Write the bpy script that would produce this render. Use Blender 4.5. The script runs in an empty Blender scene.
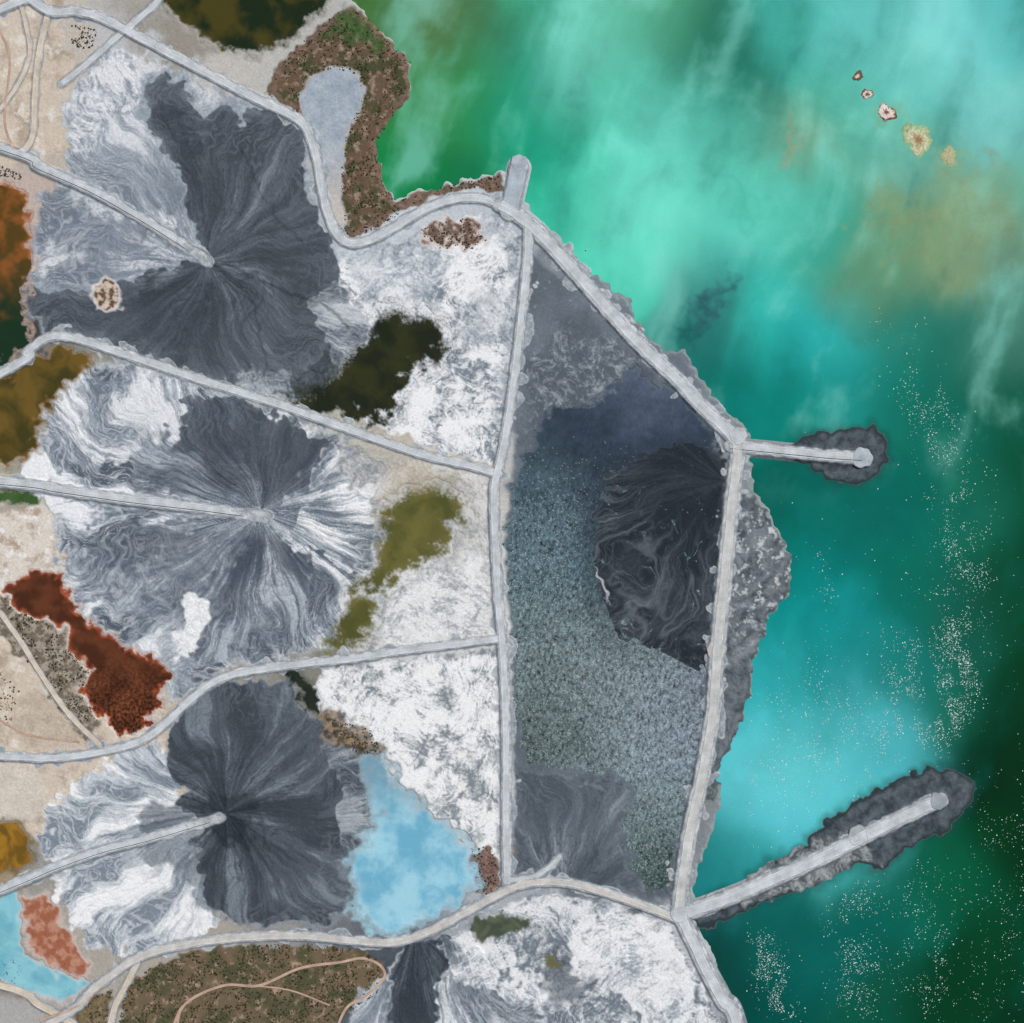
import bpy, math, numpy as np
from mathutils import Vector
f32=np.float32
rng=np.random.default_rng(7)
M=2.0   # metres per map unit ; map u -> east, v -> south
def wx(u): return (u-512.0)*M
def wy(v): return (511.5-v)*M
# ------------------------------------------------------------ noise
TA=rng.random((256,256)).astype(f32)*2*np.pi
GX=np.cos(TA).ravel();GY=np.sin(TA).ravel()
def pn(x,y,s=0):
    x=x+f32(s*37.7+900);y=y+f32(s*91.3+900)
    fx=np.floor(x);fy=np.floor(y)
    ix=fx.astype(np.int32)&255;iy=fy.astype(np.int32)&255
    dx=(x-fx).astype(f32);dy=(y-fy).astype(f32)
    ix1=(ix+1)&255;iy1=(iy+1)&255
    def g(a,b,px,py):
        k=a*256+b
        return GX[k]*px+GY[k]*py
    u=dx*dx*(3-2*dx);v=dy*dy*(3-2*dy)
    a=g(ix,iy,dx,dy);b=g(ix1,iy,dx-1,dy);c=g(ix,iy1,dx,dy-1);d=g(ix1,iy1,dx-1,dy-1)
    a=a+(b-a)*u;c=c+(d-c)*u
    return (a+(c-a)*v)*f32(1.6)
def fbm(x,y,sc,o=4,s=0,g=0.5):
    r=0;a=1.0;t=0
    for i in range(o):
        r=r+a*pn(x/f32(sc),y/f32(sc),s+i*3.1);t+=a;a*=g;sc/=2.03
    return r/t*1.5
def ridge(x,y,sc,o=3,s=0):
    r=0;a=1.0;t=0
    for i in range(o):
        r=r+a*(1-np.abs(pn(x/f32(sc),y/f32(sc),s+i*2.7))*1.6);t+=a;a*=.55;sc/=2.1
    return np.clip(r/t,0,1)
def ss(a,b,x):
    t=np.clip((x-a)/(b-a),0,1);return t*t*(3-2*t)
def lin(c):
    c=np.array(c,dtype=np.float64)/255
    return (np.where(c<=.04045,c/12.92,((c+.055)/1.055)**2.4)*.95).astype(f32)
def mix(a,b,t):
    a=lin(a) if isinstance(a,tuple) else a
    b=lin(b) if isinstance(b,tuple) else b
    t=np.clip(t,0,1)[:,None] if np.ndim(t) else t
    return a+(b-a)*t
# ------------------------------------------------------------ grid
def axis():
    c=np.arange(-36,1060.5,0.8)
    o=[];s=2.0;p=0
    while p<9000: p+=s;s*=1.3;o.append(p)
    o=np.array(o)
    return np.concatenate([(-36-o)[::-1],c,c[-1]+o]).astype(f32)
ax=axis();n=len(ax)
XX,YY=np.meshgrid(ax,ax)
X=XX.ravel().astype(f32);Y=YY.ravel().astype(f32)
N=len(X)
Wa=fbm(X,Y,34,3,1,.42);Wb=fbm(X,Y,34,3,2,.42)
Wl=fbm(X,Y,80,2,97,.4)
wa=fbm(X,Y,10,2,3,.4);wb=fbm(X,Y,10,2,4,.4)
BL=np.abs(pn(X/19,Y/19,5))*.8+np.abs(pn(X/8,Y/8,6))*.2
BG=np.abs(pn(X/30,Y/30,105))*.65+np.abs(pn(X/13,Y/13,106))*.25+np.abs(pn(X/6,Y/6,107))*.1
FN=fbm(X,Y,2.8,2,8,.7)
def region(pts,big=4,small=2,bill=0,mg=40,bg=False):
    p=np.array(pts,dtype=f32)
    idx=np.nonzero((X>p[:,0].min()-mg)&(X<p[:,0].max()+mg)&(Y>p[:,1].min()-mg)&(Y<p[:,1].max()+mg))[0]
    x=X[idx]+big*Wa[idx]*2+small*wa[idx]*2;y=Y[idx]+big*Wb[idx]*2+small*wb[idx]*2
    ins=np.zeros(len(idx),bool);d2=np.full(len(idx),1e12,f32)
    for i in range(len(p)):
        a=p[i];b=p[(i+1)%len(p)];e=b-a
        t=np.clip(((x-a[0])*e[0]+(y-a[1])*e[1])/(e@e+1e-9),0,1)
        d2=np.minimum(d2,(x-a[0]-t*e[0])**2+(y-a[1]-t*e[1])**2)
        if abs(e[1])>1e-6:
            c=((a[1]>y)!=(b[1]>y))&(x<e[0]*(y-a[1])/e[1]+a[0]);ins^=c
    d=np.sqrt(d2);d=np.where(ins,-d,d)
    if bill: d=d-bill*((BG if bg else BL)[idx]*2.6-.7)
    return idx,d
C=np.zeros((N,3),f32);WC=np.zeros((N,3),f32);H=np.full(N,3.0,f32)
def paint(reg,fn,soft=1.1,op=1.0,arr=None):
    arr=C if arr is None else arr
    idx,d=reg
    m=ss(soft,-soft,d)*op;k=m>.004
    i=idx[k];mm=m[k][:,None]
    c=fn(X[i],Y[i],d[k],i)
    arr[i]=arr[i]*(1-mm)+c*mm
def idw(pts,x,y,sig,p=2.2,gauss=False):
    num=np.zeros((len(x),3),f32);den=np.zeros(len(x),f32)
    for (a,b,c) in pts:
        q=((x-a)**2+(y-b)**2)/f32(sig**2)
        w=np.exp(-q*.5)+1e-4/(q+1)**2 if gauss else 1/(q+.12)**p
        num+=w[:,None]*lin(c);den+=w
    return num/den[:,None]
# ------------------------------------------------------------ base land tone
T=(176,160,140)
landpts=[(10,30,(205,195,180)),(20,100,(205,190,170)),(55,60,(190,182,170)),(90,110,(180,188,196)),(120,75,(192,196,202)),
(110,160,(150,161,174)),(60,130,(190,180,165)),(90,210,(134,147,161)),(60,250,(128,141,156)),(150,200,(140,153,166)),(110,240,(122,136,150)),(170,40,(150,145,135)),
(230,70,(190,188,182)),(270,95,(185,185,180)),(240,110,(150,160,170)),(380,270,(200,208,215)),(460,280,(190,198,206)),(470,400,(205,210,214)),
(40,205,(190,175,165)),(25,320,(70,70,70)),(60,400,(150,150,140)),(20,520,(215,208,195)),(35,550,(205,195,180)),(20,480,(160,155,140)),
(440,470,(200,196,186)),(470,560,(200,200,196)),(430,620,(205,208,208)),(400,470,(188,182,168)),(20,640,(200,188,170)),(30,700,(205,192,172)),
(70,735,(205,192,172)),(15,790,(205,198,185)),(50,780,(198,190,178)),(10,850,(160,130,80)),(40,860,(150,150,145)),(60,960,(170,165,155)),
(440,700,(205,208,210)),(400,720,(200,205,207)),(480,800,(200,204,206)),(330,700,(130,130,120)),(350,740,(115,100,80)),(10,970,(140,130,120)),(20,1010,(170,170,168)),
(560,330,(112,122,134)),(600,380,(100,112,126)),(540,400,(105,117,128)),(570,820,(92,104,117)),(620,880,(100,110,118)),(740,580,(120,130,135)),(735,700,(120,130,130)),(765,560,(135,145,150)),
(500,950,(170,178,184)),(600,940,(205,210,212)),(650,980,(200,206,210)),(420,990,(66,75,88)),(540,1000,(150,160,170)),(690,1010,(150,160,168)),(720,1010,(120,130,135)),
(-400,500,T),(500,-500,T),(-300,-300,T),(400,1600,T),(-500,1400,T)]
core=(X>-60)&(X<1100)&(Y>-60)&(Y<1100)
C[:]=lin(T)
ci=np.nonzero(core)[0]
C[ci]=idw(landpts,X[ci]+Wa[ci]*25+wa[ci]*8,Y[ci]+Wb[ci]*25+wb[ci]*8,30)
# ------------------------------------------------------------ texture functions
def fanco(x,y,i,cx,cy,tw=.06):
    dx=x-cx;dy=y-cy;r=np.sqrt(dx*dx+dy*dy)+.5
    th=np.arctan2(dy,dx)+tw*(Wl[i]*2.2+Wa[i]*.6+wa[i]*.12)
    return r,np.cos(th),np.sin(th)
def streak(x,y,i,cx,cy,k=9,f=.012,s=20,o=4,tw=.06,g=.72):
    r,c,q=fanco(x,y,i,cx,cy,tw)
    t=0;a=1;w=0
    for j in range(o):
        R=k+r*f
        t=t+a*pn(R*c,R*q,s+j*5);w+=a;a*=g;k*=2.05;f*=1.8
    return t/w*1.8,r
def mottle(dk=(132,144,155),lt=(222,227,231),sc=22,s=11,bias=.05,k=1.0,org=None,sk=.5,tw=.07):
    def f(x,y,d,i):
        xw=x+Wa[i]*12;yw=y+Wb[i]*12
        t=.5+bias+fbm(xw,yw,sc,6,s,.66)*.66*k+.30*k*fbm(x,y,sc*2.6,2,s+4)
        if org:
            t=t+sk*streak(x,y,i,org[0],org[1],22,.06,s+3,4,tw,.8)[0]
        r=ridge(xw+.4*yw,yw,sc*.6,5,s+9)
        t=t-.5*ss(.58,.9,r)*ss(1.0,.25,t)+FN[i]*.16
        return mix(dk,lt,ss(.0,.92,t))
    return f
def fan(cx,cy,dk,md,lt,bias=0,lo=.0,s=20,k=5,amp=1.0,f=.010,rg=.0,relief=1.1,chn=.5):
    def fn(x,y,d,i):
        t,r=streak(x,y,i,cx,cy,k*1.6,f,s,6,.06,.76)
        rr,c,q=fanco(x,y,i,cx,cy,.12)
        l=pn((1.6+rr*.012)*c,(1.6+rr*.012)*q,s+41)*1.3+.15*wa[i]
        v=.45+bias+amp*(.66*t+.50*l)+FN[i]*.03+rg*(r/150-.5)
        H[i]+=relief*(v-.4)
        col=mix(dk,md,ss(.1,.62,v))
        col=mix(col,lt,ss(.60,1.02,v))
        r1,c1,q1=fanco(x,y,i,cx,cy,.20)
        for kk,ff,w_,o_ in ((3.2,.018,11,0),(7,.03,10,7),(13,.05,9,11)):
            ch=1-np.abs(pn((kk+r1*ff)*c1,(kk+r1*ff)*q1,s+55+o_))*w_
            ch=np.clip(ch,0,1)*ss(5,30,r)
            H[i]-=ch*.25
            col=mix(col,np.clip(lin(dk)*.62,0,1),ch*chn*ss(200,50,r))
            col=mix(col,lin(lt),ch*.42*ss(50,140,r))
        col=mix(col,lin(lt),.40*ss(-5,-.5,d)*ss(-.3,.5,wa[i]))
        return col
    return fn
def cone(cx,cy,h,R):
    r=np.sqrt((X-cx)**2+(Y-cy)**2);H[:]+=h*np.exp(-(r/R)**1.3)
def flat(c,a=.15,sc=12,s=50):
    def f(x,y,d,i):
        return np.clip(lin(c)*(1+a*1.6*(fbm(x,y,sc,4,s,.6)+.4*FN[i]))[:,None],0,1)
    return f
# ------------------------------------------------------------ cells
soil=lambda x,y,d,i:mix(mix((205,192,175),(170,154,136),ss(-.05,.6,fbm(x,y,26,5,48,.65))),(222,216,206),ss(.05,.6,fbm(x,y,17,5,49,.65)))
paint(region([(-900,-900),(55,-900),(62,20),(75,60),(62,110),(70,150),(20,165),(-900,165)],3,2),soil,3,.85)
paint(region([(-900,600),(0,612),(40,660),(95,720),(165,725),(150,760),(60,800),(40,835),(-900,830)],3,2),soil,4,.85)
paint(region([(20,690),(60,700),(90,745),(40,748),(10,730)],5,3),flat((176,160,140),.15),7,.5)
paint(region([(60,165),(75,85),(100,50),(150,58),(230,98),(305,130),(312,200),(330,250),(200,262),(100,195)],5,3),
      fan(208,262,(116,128,141),(148,160,171),(214,219,224),.05,s=61,k=4),3,.9)
paint(region([(72,95),(100,55),(135,55),(150,80),(120,120),(100,110),(85,150),(70,150)],7,4),mottle((142,154,165),(230,233,236),18,12,.08,org=(208,262)),6,.8)
paint(region([(150,52),(200,82),(260,110),(300,130),(296,140),(246,118),(200,100),(165,75)],3,2),mottle((140,150,160),(214,218,222),14,12,0),4,.8)
paint(region([(38,205),(60,180),(110,205),(200,258),(120,285),(60,288),(30,285)],4,3),
      fan(208,262,(110,122,136),(132,144,157),(200,207,214),-.02,s=66,k=5),3,.95)
paint(region([(225,108),(235,112),(237,135),(228,142),(224,128)],2,2),flat((215,222,230)),2)
for p in ([(150,212),(180,215),(192,240),(178,232),(160,222)],[(45,262),(80,255),(78,262),(50,275)],[(85,150),(95,120),(104,118),(96,160)],[(70,185),(100,195),(130,215),(120,222),(90,208)],[(34,255),(60,240),(58,262),(40,280)]):
    paint(region(p,5,3),mottle((146,157,168),(224,228,232),12,13,org=(208,262),sk=.8),6,.75)
fanA=[(145,98),(150,82),(165,73),(185,80),(192,100),(205,115),(222,100),(232,105),(240,130),(246,105),(275,113),(300,130),(308,150),(303,180),(320,215),(328,250),(340,270),(338,300),(365,315),(362,340),(340,360),(330,388),(290,396),(250,388),(200,376),(130,352),(75,336),(50,330),(25,303),(20,285),(50,290),(100,300),(120,285),(160,270),(205,262),(197,240),(190,205),(178,170),(158,140)]
rA=region(fanA,1.5,1.5,6,bg=True)
idx,d=rA
paint((idx,d-5),flat((150,162,174),.2,10),4,.7)
paint(rA,fan(208,262,(70,78,87),(89,98,108),(122,132,142),-.05,s=20,k=4,amp=.9),1.0)
for p,s_ in (([(150,110),(180,90),(200,140),(206,215),(205,255),(192,215),(180,170)],131),([(206,262),(120,300),(60,310),(60,325),(140,345),(200,350),(215,300)],133)):
    paint(region(p,4,2,5,bg=True),fan(208,262,(60,68,77),(77,86,96),(102,112,122),-.05,s=s_,k=6,amp=.8),3,.7)
paint(region([(300,300),(340,285),(368,318),(362,345),(340,362),(325,340)],3,2,5,bg=True),fan(208,262,(86,97,109),(122,134,147),(196,203,209),.05,s=31,k=9,amp=1.2),1.6,.9)
paint(region([(235,372),(262,368),(290,378),(292,396),(262,396),(240,388)],3,2,4),mottle((96,106,118),(180,188,196),10,32),3,.8)
cone(208,262,7,70)
for p,w in (([(208,260),(235,266),(262,280),(290,296),(325,305),(352,330)],1.6),([(208,262),(240,280),(262,330),(270,390)],.8),([(240,150),(275,215),(300,245)],.8)):
    for a,b in zip(p[:-1],p[1:]):
        nx,ny=b[1]-a[1],a[0]-b[0];l=math.hypot(nx,ny);nx*=w/l;ny*=w/l
        paint(region([(a[0]+nx,a[1]+ny),(b[0]+nx,b[1]+ny),(b[0]-nx,b[1]-ny),(a[0]-nx,a[1]-ny)],3,1,0,10),flat((46,52,61),.2),2,.6)
# white salt flats
W1=[(338,262),(350,248),(400,245),(420,228),(470,215),(500,222),(530,238),(524,330),(510,420),(498,465),(420,444),(360,420),(330,390),(345,365),(362,345),(368,318),(340,290)]
paint(region(W1,3,2,3),mottle((122,135,147),(238,241,243),26,14,.20,1.05,(600,140),.4,.12),2)
paint(region([(345,262),(400,255),(430,240),(455,255),(430,300),(400,300),(365,300)],6,4),mottle((146,158,170),(216,222,227),14,15,.05,.9,(600,140),.3),9,.7)
paint(region([(500,225),(530,238),(524,330),(505,440),(498,400),(505,300)],5,3),mottle((118,130,142),(190,198,206),10,16),7,.75)
paint(region([(340,250),(400,240),(420,228),(500,215),(500,235),(420,250),(350,268)],4,3),mottle((120,133,146),(176,186,196),10,17),6,.7)
paint(region([(455,300),(500,290),(505,330),(480,350),(455,330)],6,4,3),mottle((118,131,144),(202,209,215),12,117,-.05),8,.5)
paint(region([(418,232),(435,222),(465,218),(482,222),(487,240),(470,250),(440,248),(425,245)],3,3),
      lambda x,y,d,i:mix(mix((112,92,80),(190,172,162),ss(-.2,.6,fbm(x,y,7,4,18))),(218,208,204),ss(-6,0,d)),2)
paint(region([(92,285),(108,276),(122,290),(120,308),(104,314),(93,303)],2,1.5),
      lambda x,y,d,i:mix(mix((205,190,175),(105,80,62),ss(-.3,.2,fbm(x,y,8,3,19))),(222,219,218),ss(-4,-1,d)*.8),1.5)
# ------------ cell B
fanB=[(75,362),(150,368),(200,385),(280,408),(330,432),(362,452),(378,480),(374,510),(383,548),(362,580),(345,602),(332,640),(300,655),(240,665),(205,690),(170,702),(163,680),(120,652),(75,605),(55,565),(60,525),(20,465),(40,430),(58,390)]
rB=region(fanB,2,2,7,bg=True)
paint((rB[0],rB[1]-4),flat((180,186,188),.15),4,.7)
paint(rB,fan(262,512,(86,98,111),(138,151,163),(228,232,236),.08,s=71,k=3,amp=1.35,chn=.3),1.4)
paint(region([(60,375),(150,372),(190,395),(180,440),(120,450),(90,480),(60,470),(40,440)],5,3,6,bg=True),fan(262,512,(112,125,139),(148,160,171),(228,232,236),.04,s=72,k=7,amp=1.6,chn=.25),4,.85)
paint(region([(180,405),(215,392),(250,402),(300,430),(328,438),(326,462),(300,492),(275,508),(235,498),(190,490),(178,450)],5,3,7,bg=True),fan(262,512,(68,77,88),(86,96,108),(130,141,152),-.08,s=75,k=7),1.5,.96)
paint(region([(85,535),(140,522),(230,520),(268,522),(300,550),(318,580),(305,610),(300,650),(240,662),(190,650),(150,620),(110,610),(75,575)],6,4,8,bg=True),fan(262,512,(74,85,98),(100,112,125),(172,182,192),-.02,s=78,k=6,amp=1.25),3,.9)
paint(region([(110,600),(150,560),(240,530),(235,560),(180,600),(170,640),(200,690),(170,700),(150,650)],6,4,5),fan(262,512,(108,121,134),(142,154,165),(204,211,217),.0,s=84,k=8,amp=1.2),6,.7)
paint(region([(150,430),(180,440),(200,490),(262,505),(180,500),(120,480)],6,4,5),fan(262,512,(78,90,103),(112,125,138),(166,176,186),0,s=79,k=12),6,.8)
paint(region([(325,440),(362,455),(376,490),(374,510),(382,545),(350,570),(325,560),(290,535),(300,520),(318,490),(318,465)],4,3,7,bg=True),fan(255,512,(104,117,130),(180,190,199),(238,241,243),.12,s=81,k=7,amp=1.7,chn=.35),1.5,.92)
paint(region([(340,440),(365,445),(392,462),(395,478),(375,490),(350,485),(335,462)],3,2,3),mottle((112,122,132),(188,191,190),9,88,-.05),3,.8)
paint(region([(182,596),(196,592),(208,600),(207,622),(196,652),(182,656),(178,640),(184,618)],2,1.5,2),flat((228,232,235),.1,7),1.5)
r_,dd=region([(180,470),(262,505),(320,480),(300,530),(250,540),(190,530)],4,2)
paint((r_,dd),lambda x,y,d,i:mix((80,92,106),(172,183,194),.48+1.3*streak(x,y,i,258,512,26,.01,83,4,.02,.8)[0]),16,.65)
cone(262,515,7,70)
W2=[(385,462),(420,456),(492,480),(490,640),(380,652),(335,655),(332,640),(345,602),(362,580),(383,548),(374,510),(378,480)]
paint(region(W2,2,2),mottle((158,162,163),(216,217,215),20,17,.12,.9,(560,640),.3),3,.85)
paint(region([(380,600),(430,560),(488,560),(492,640),(380,650)],6,4),mottle((150,160,167),(234,236,237),20,21,.14,1,(560,640),.4),10,.8)
paint(region([(385,462),(420,458),(460,480),(440,490),(400,490),(380,500)],5,3),flat((190,180,160),.12),7,.7)
cr=np.sqrt((X-372)**2+((Y-468)*1.2)**2)+wa*5+Wa*5
k=np.nonzero((cr<34)&(Y>440)&(Y<505))[0]
cc=mix((128,136,146),(192,190,182),.5+.5*np.sin(cr[k]*1.0))
m=(ss(34,18,cr[k])*.3)[:,None];C[k]=C[k]*(1-m)+cc*m
paint(region([(-600,500),(35,505),(55,530),(60,570),(30,570),(5,590),(-600,600)],4,3),
      lambda x,y,d,i:mix(mix((216,208,198),(172,152,134),ss(0,.6,fbm(x,y,16,5,22,.6))),(232,230,228),ss(.2,.6,fbm(x,y,9,4,23))),3,.9)
paint(region([(0,590),(20,612),(45,620),(72,632),(70,650),(92,672),(84,692),(98,720),(90,742),(70,725),(45,680),(20,650),(-40,610)],4,3),
      lambda x,y,d,i:mix((104,94,80),(166,155,141),ss(-.3,.4,fbm(x,y,7,4,24,.7))),2,.95)
# ------------ cell C
paint(region([(35,835),(60,795),(100,765),(150,742),(172,750),(182,800),(195,850),(222,920),(200,940),(150,955),(90,950),(58,905),(60,880)],3,3,6,bg=True),
      fan(226,815,(124,137,150),(186,195,203),(238,241,243),.12,s=91,k=4,amp=1.5,chn=.3),2.5)
paint(region([(150,800),(190,790),(230,815),(225,850),(235,925),(200,900),(180,870),(140,860)],5,3,5,bg=True),fan(226,815,(94,106,119),(124,137,149),(176,186,196),0,s=93,k=8),4,.8)
fanC=[(165,742),(180,710),(210,688),(250,678),(290,683),(302,708),(325,732),(355,752),(367,785),(379,815),(372,835),(357,850),(362,880),(350,912),(310,922),(260,925),(225,922),(205,882),(197,845),(208,820),(175,800),(188,788),(165,765)]
rC=region(fanC,1.5,1.5,7,bg=True)
paint((rC[0],rC[1]-3),flat((130,142,154),.2,10),3,.6)
paint(rC,fan(226,812,(64,72,81),(84,93,103),(120,131,141),-.05,s=95,k=4,amp=.95),1.0)
paint(region([(325,735),(356,752),(368,785),(380,815),(370,836),(352,850),(335,830),(345,790),(330,760)],2,2,6,bg=True),fan(226,812,(76,86,97),(106,117,128),(170,179,187),.05,s=96,k=9,amp=1.15),1.6,.88)
paint(region([(208,790),(250,790),(265,805),(250,845),(225,850),(210,825)],5,4,4),fan(226,812,(40,46,54),(54,61,70),(78,87,97),-.1,s=97,k=12),8,.8)
cone(226,812,7,70)
W3=[(322,668),(400,660),(498,648),(500,760),(503,870),(470,850),(445,822),(400,782),(375,765),(360,745),(318,712),(310,690)]
paint(region(W3,3,3,2),mottle((128,139,147),(238,240,241),26,26,.17,1.05,(560,560),.4,.12),3)
paint(region([(320,715),(345,712),(372,730),(382,755),(370,770),(350,750),(325,735)],4,4),
      lambda x,y,d,i:mix((66,58,44),(150,128,104),ss(-.35,.45,fbm(x,y,9,4,27,.65))),5,.85)
paint(region([(472,850),(490,845),(503,865),(498,892),(478,895),(470,875)],2,2),flat((126,102,93),.4,6,28),2)
paint(region([(512,846),(525,848),(530,866),(520,874),(510,870)],2,2),flat((180,152,135),.3,6,28),2)
paint(region([(22,895),(50,886),(60,918),(78,945),(96,962),(84,984),(50,968),(26,948)],3,2,2),
      lambda x,y,d,i:mix(mix((160,98,72),(188,136,112),ss(-.3,.4,fbm(x,y,9,4,29))),(206,192,184),ss(-6,0,d)),3)
paint(region([(-12,765),(20,760),(45,780),(44,812),(20,822),(-12,822)],2,1),flat((206,198,186),.08,14),3,.8)
VEG=[(112,1060),(125,990),(150,968),(200,950),(300,942),(365,950),(386,965),(378,992),(340,1020),(335,1060)]
paint(region(VEG,2,2),lambda x,y,d,i:mix(mix((112,98,76),(84,84,60),ss(-.2,.4,fbm(x,y,26,4,30))),(172,146,126),ss(.1,.75,fbm(x,y,9,5,31,.7))),2)
paint(region([(60,1060),(80,1000),(112,990),(108,1060)],2,2),flat((118,105,80),.3,8),2)
# bottom cell
E=[(336,1060),(360,992),(388,972),(402,948),(450,935),(520,898),(560,892),(640,912),(672,928),(705,985),(730,1060)]
paint(region(E,2,2),mottle((112,124,136),(222,226,229),28,33,.03,1,(730,880),.4,.12),3)
paint(region([(384,1060),(388,975),(402,948),(452,936),(446,975),(450,1000),(430,1060)],3,2,4,bg=True),fan(415,930,(56,64,73),(71,80,90),(98,109,120),-.05,s=101,k=5),2)
paint(region([(340,1060),(362,990),(388,972),(390,1060)],3,3,3),fan(415,930,(104,116,129),(136,148,160),(194,201,208),.05,s=102,k=6),3)
paint(region([(446,940),(470,950),(500,990),(560,1010),(600,1060),(440,1060)],4,3,6,bg=True),fan(430,900,(94,106,119),(134,146,158),(214,220,225),.02,s=103,k=7,amp=1.5),2,.9)
for p in ([(450,965),(475,945),(482,965),(500,985),(520,990),(515,975),(495,960),(505,950),(530,975),(560,1000),(520,1005),(480,990)],[(560,910),(620,912),(670,932),(695,980),(700,1040),(660,1030),(620,985),(570,950)]):
    paint(region(p,5,4,5),mottle((148,160,171),(238,241,243),20,34,.2,1,(730,880),.4,.12),3,.85)
paint(region([(545,955),(570,960),(590,985),(575,1015),(548,1000)],5,4,3),flat((88,99,111),.3),7,.8)
# ------------ centre cell
D=[(532,255),(560,278),(640,360),(690,400),(720,430),(722,520),(712,650),(700,760),(680,850),(674,900),(620,892),(560,876),(515,874),(512,700),(506,540),(512,470),(520,380)]
paint(region(D,1,1),lambda x,y,d,i:mix(mix((88,98,108),(110,121,131),.5+.8*fbm(x,y,40,4,36,.5)),(172,180,187),ss(.42,.85,fbm(x,y,5,4,38,.75))*.5),3)
paint(region([(530,360),(560,335),(620,345),(640,370),(600,400),(560,408),(530,430)],6,4),mottle((82,92,103),(164,173,181),7,37,-.22,1.2),10,.7)
# ------------------------------------------------------------ lake
LK=[(345,-9000),(350,0),(372,18),(392,42),(411,62),(411,90),(395,110),(382,130),(376,150),(380,182),(396,199),(430,190),(470,178),(505,172),(516,196),(530,212),(556,238),(590,272),(628,300),(640,330),(664,352),(684,350),(702,380),(725,412),(746,430),(752,490),(768,508),(780,540),(791,565),(788,590),(766,620),(757,655),(747,700),(737,740),(720,760),(718,820),(705,850),(694,890),(690,925),(708,945),(724,990),(742,1030),(762,1200),(762,9500),(9500,9500),(9500,-9000)]
rL=region(LK,1.5,1.5,2)
lakepts=[(360,5,(70,110,50)),(400,15,(62,118,66)),(435,35,(92,112,52)),(480,50,(55,130,92)),(420,75,(60,128,70)),(420,110,(40,138,72)),(455,105,(66,142,62)),(400,165,(18,135,72)),(450,160,(14,118,70)),
(490,120,(20,148,106)),(530,20,(62,165,130)),(565,60,(114,207,188)),(600,100,(84,194,166)),(545,150,(24,160,125)),(600,40,(107,200,173)),(520,90,(45,160,130)),(570,200,(50,187,154)),
(600,200,(86,209,178)),(650,190,(104,221,194)),(680,250,(100,222,194)),(630,280,(82,216,184)),(660,20,(82,167,130)),(700,40,(32,112,88)),(728,80,(26,114,94)),(755,125,(50,145,124)),(715,150,(92,198,175)),(655,80,(88,190,166)),(690,110,(90,194,172)),
(790,30,(62,168,152)),(850,20,(96,194,185)),(950,40,(120,208,204)),(1010,30,(84,186,182)),(900,80,(96,190,178)),(830,90,(80,180,158)),(790,140,(124,166,134)),(870,130,(88,180,156)),(760,180,(88,200,176)),
(905,165,(108,180,162)),(1000,120,(114,196,188)),(980,200,(124,164,130)),(900,225,(112,154,116)),(955,240,(128,158,118)),(870,270,(96,148,114)),(1015,260,(104,146,122)),(815,220,(58,167,144)),(750,220,(96,209,188)),
(725,285,(56,140,132)),(708,312,(38,100,100)),(685,335,(28,116,106)),(760,300,(54,193,176)),(790,350,(26,158,150)),(720,372,(6,120,108)),(835,330,(44,176,170)),(905,320,(42,134,116)),(850,390,(30,152,144)),(780,412,(6,134,122)),
(945,340,(22,112,94)),(1005,330,(72,132,114)),(1005,400,(10,92,70)),(900,400,(12,118,100)),(940,420,(14,110,92)),(965,500,(20,108,86)),(1012,480,(0,78,50)),(850,520,(6,106,94)),(790,510,(0,96,84)),(905,500,(2,106,92)),(825,560,(4,118,110)),
(900,580,(4,106,90)),(1012,600,(4,68,38)),(960,620,(20,96,78)),(805,620,(6,134,130)),(855,640,(18,140,138)),(785,680,(36,162,164)),(835,700,(68,176,180)),(900,670,(22,122,114)),(885,740,(76,180,188)),(785,750,(78,190,198)),(760,800,(88,200,212)),
(735,850,(44,152,152)),(820,785,(88,196,206)),(710,880,(30,130,132)),(1000,700,(0,58,28)),(980,745,(0,44,18)),(940,710,(26,114,92)),(1015,850,(0,50,20)),(955,885,(6,90,60)),(900,905,(10,102,84)),(850,930,(4,96,86)),(1000,950,(0,64,34)),(950,1000,(2,60,30)),
(880,1000,(10,84,62)),(820,960,(10,102,94)),(770,925,(10,94,86)),(775,1000,(0,76,68)),(735,975,(10,68,60)),(1100,800,(0,48,22)),(1150,300,(60,125,105)),(1200,1200,(0,55,30)),(1300,0,(70,165,155)),(700,-200,(60,140,115)),(850,840,(62,160,154)),(1040,1020,(0,52,26)),(1050,540,(2,70,44)),(1050,180,(104,176,150)),(1040,760,(0,46,20))]
li=np.nonzero((X>300))[0]
x=X[li];y=Y[li]
wisp=ss(520,400,y)
bw=fbm(x,y,140,4,40,.42);bw2=fbm(x,y,140,4,41,.42)
# N-S drawn sediment plumes of several widths, bent by a slow eddy field
xs=x*.95+y*.31+14*bw+5*bw2;ys=-x*.31+y*.95+20*bw2
st =fbm(xs,ys*.11,24,4,42,.5)
st0=fbm(xs+6*bw2,ys*.24,80,3,142,.5)
stc=fbm(xs*.85+10*st0,ys*.5,46,5,143,.52)
cl=fbm(x+14*bw,y+14*bw2,60,5,144,.58)
lc=idw(lakepts,x+16*bw+9*st0+5*st*wisp+8*cl,y+20*bw2+16*stc+10*cl,27,2.0,True)
st2=fbm(x*.8-y*.45,(x*.45+y*.8)*.3,26,4,44,.6)
lum=1+(.07*st*(.25+.9*wisp)+.12*st0+.10*stc*(.4+.6*wisp)+.12*cl+.05*st2)
lc=lc*lum[:,None]
wt=(ss(.0,.8,st0*.5+st*.16+stc*.45+.3*cl)*wisp*.40)[:,None];lc=lc*(1-wt)+lin((146,226,210))*wt
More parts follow.
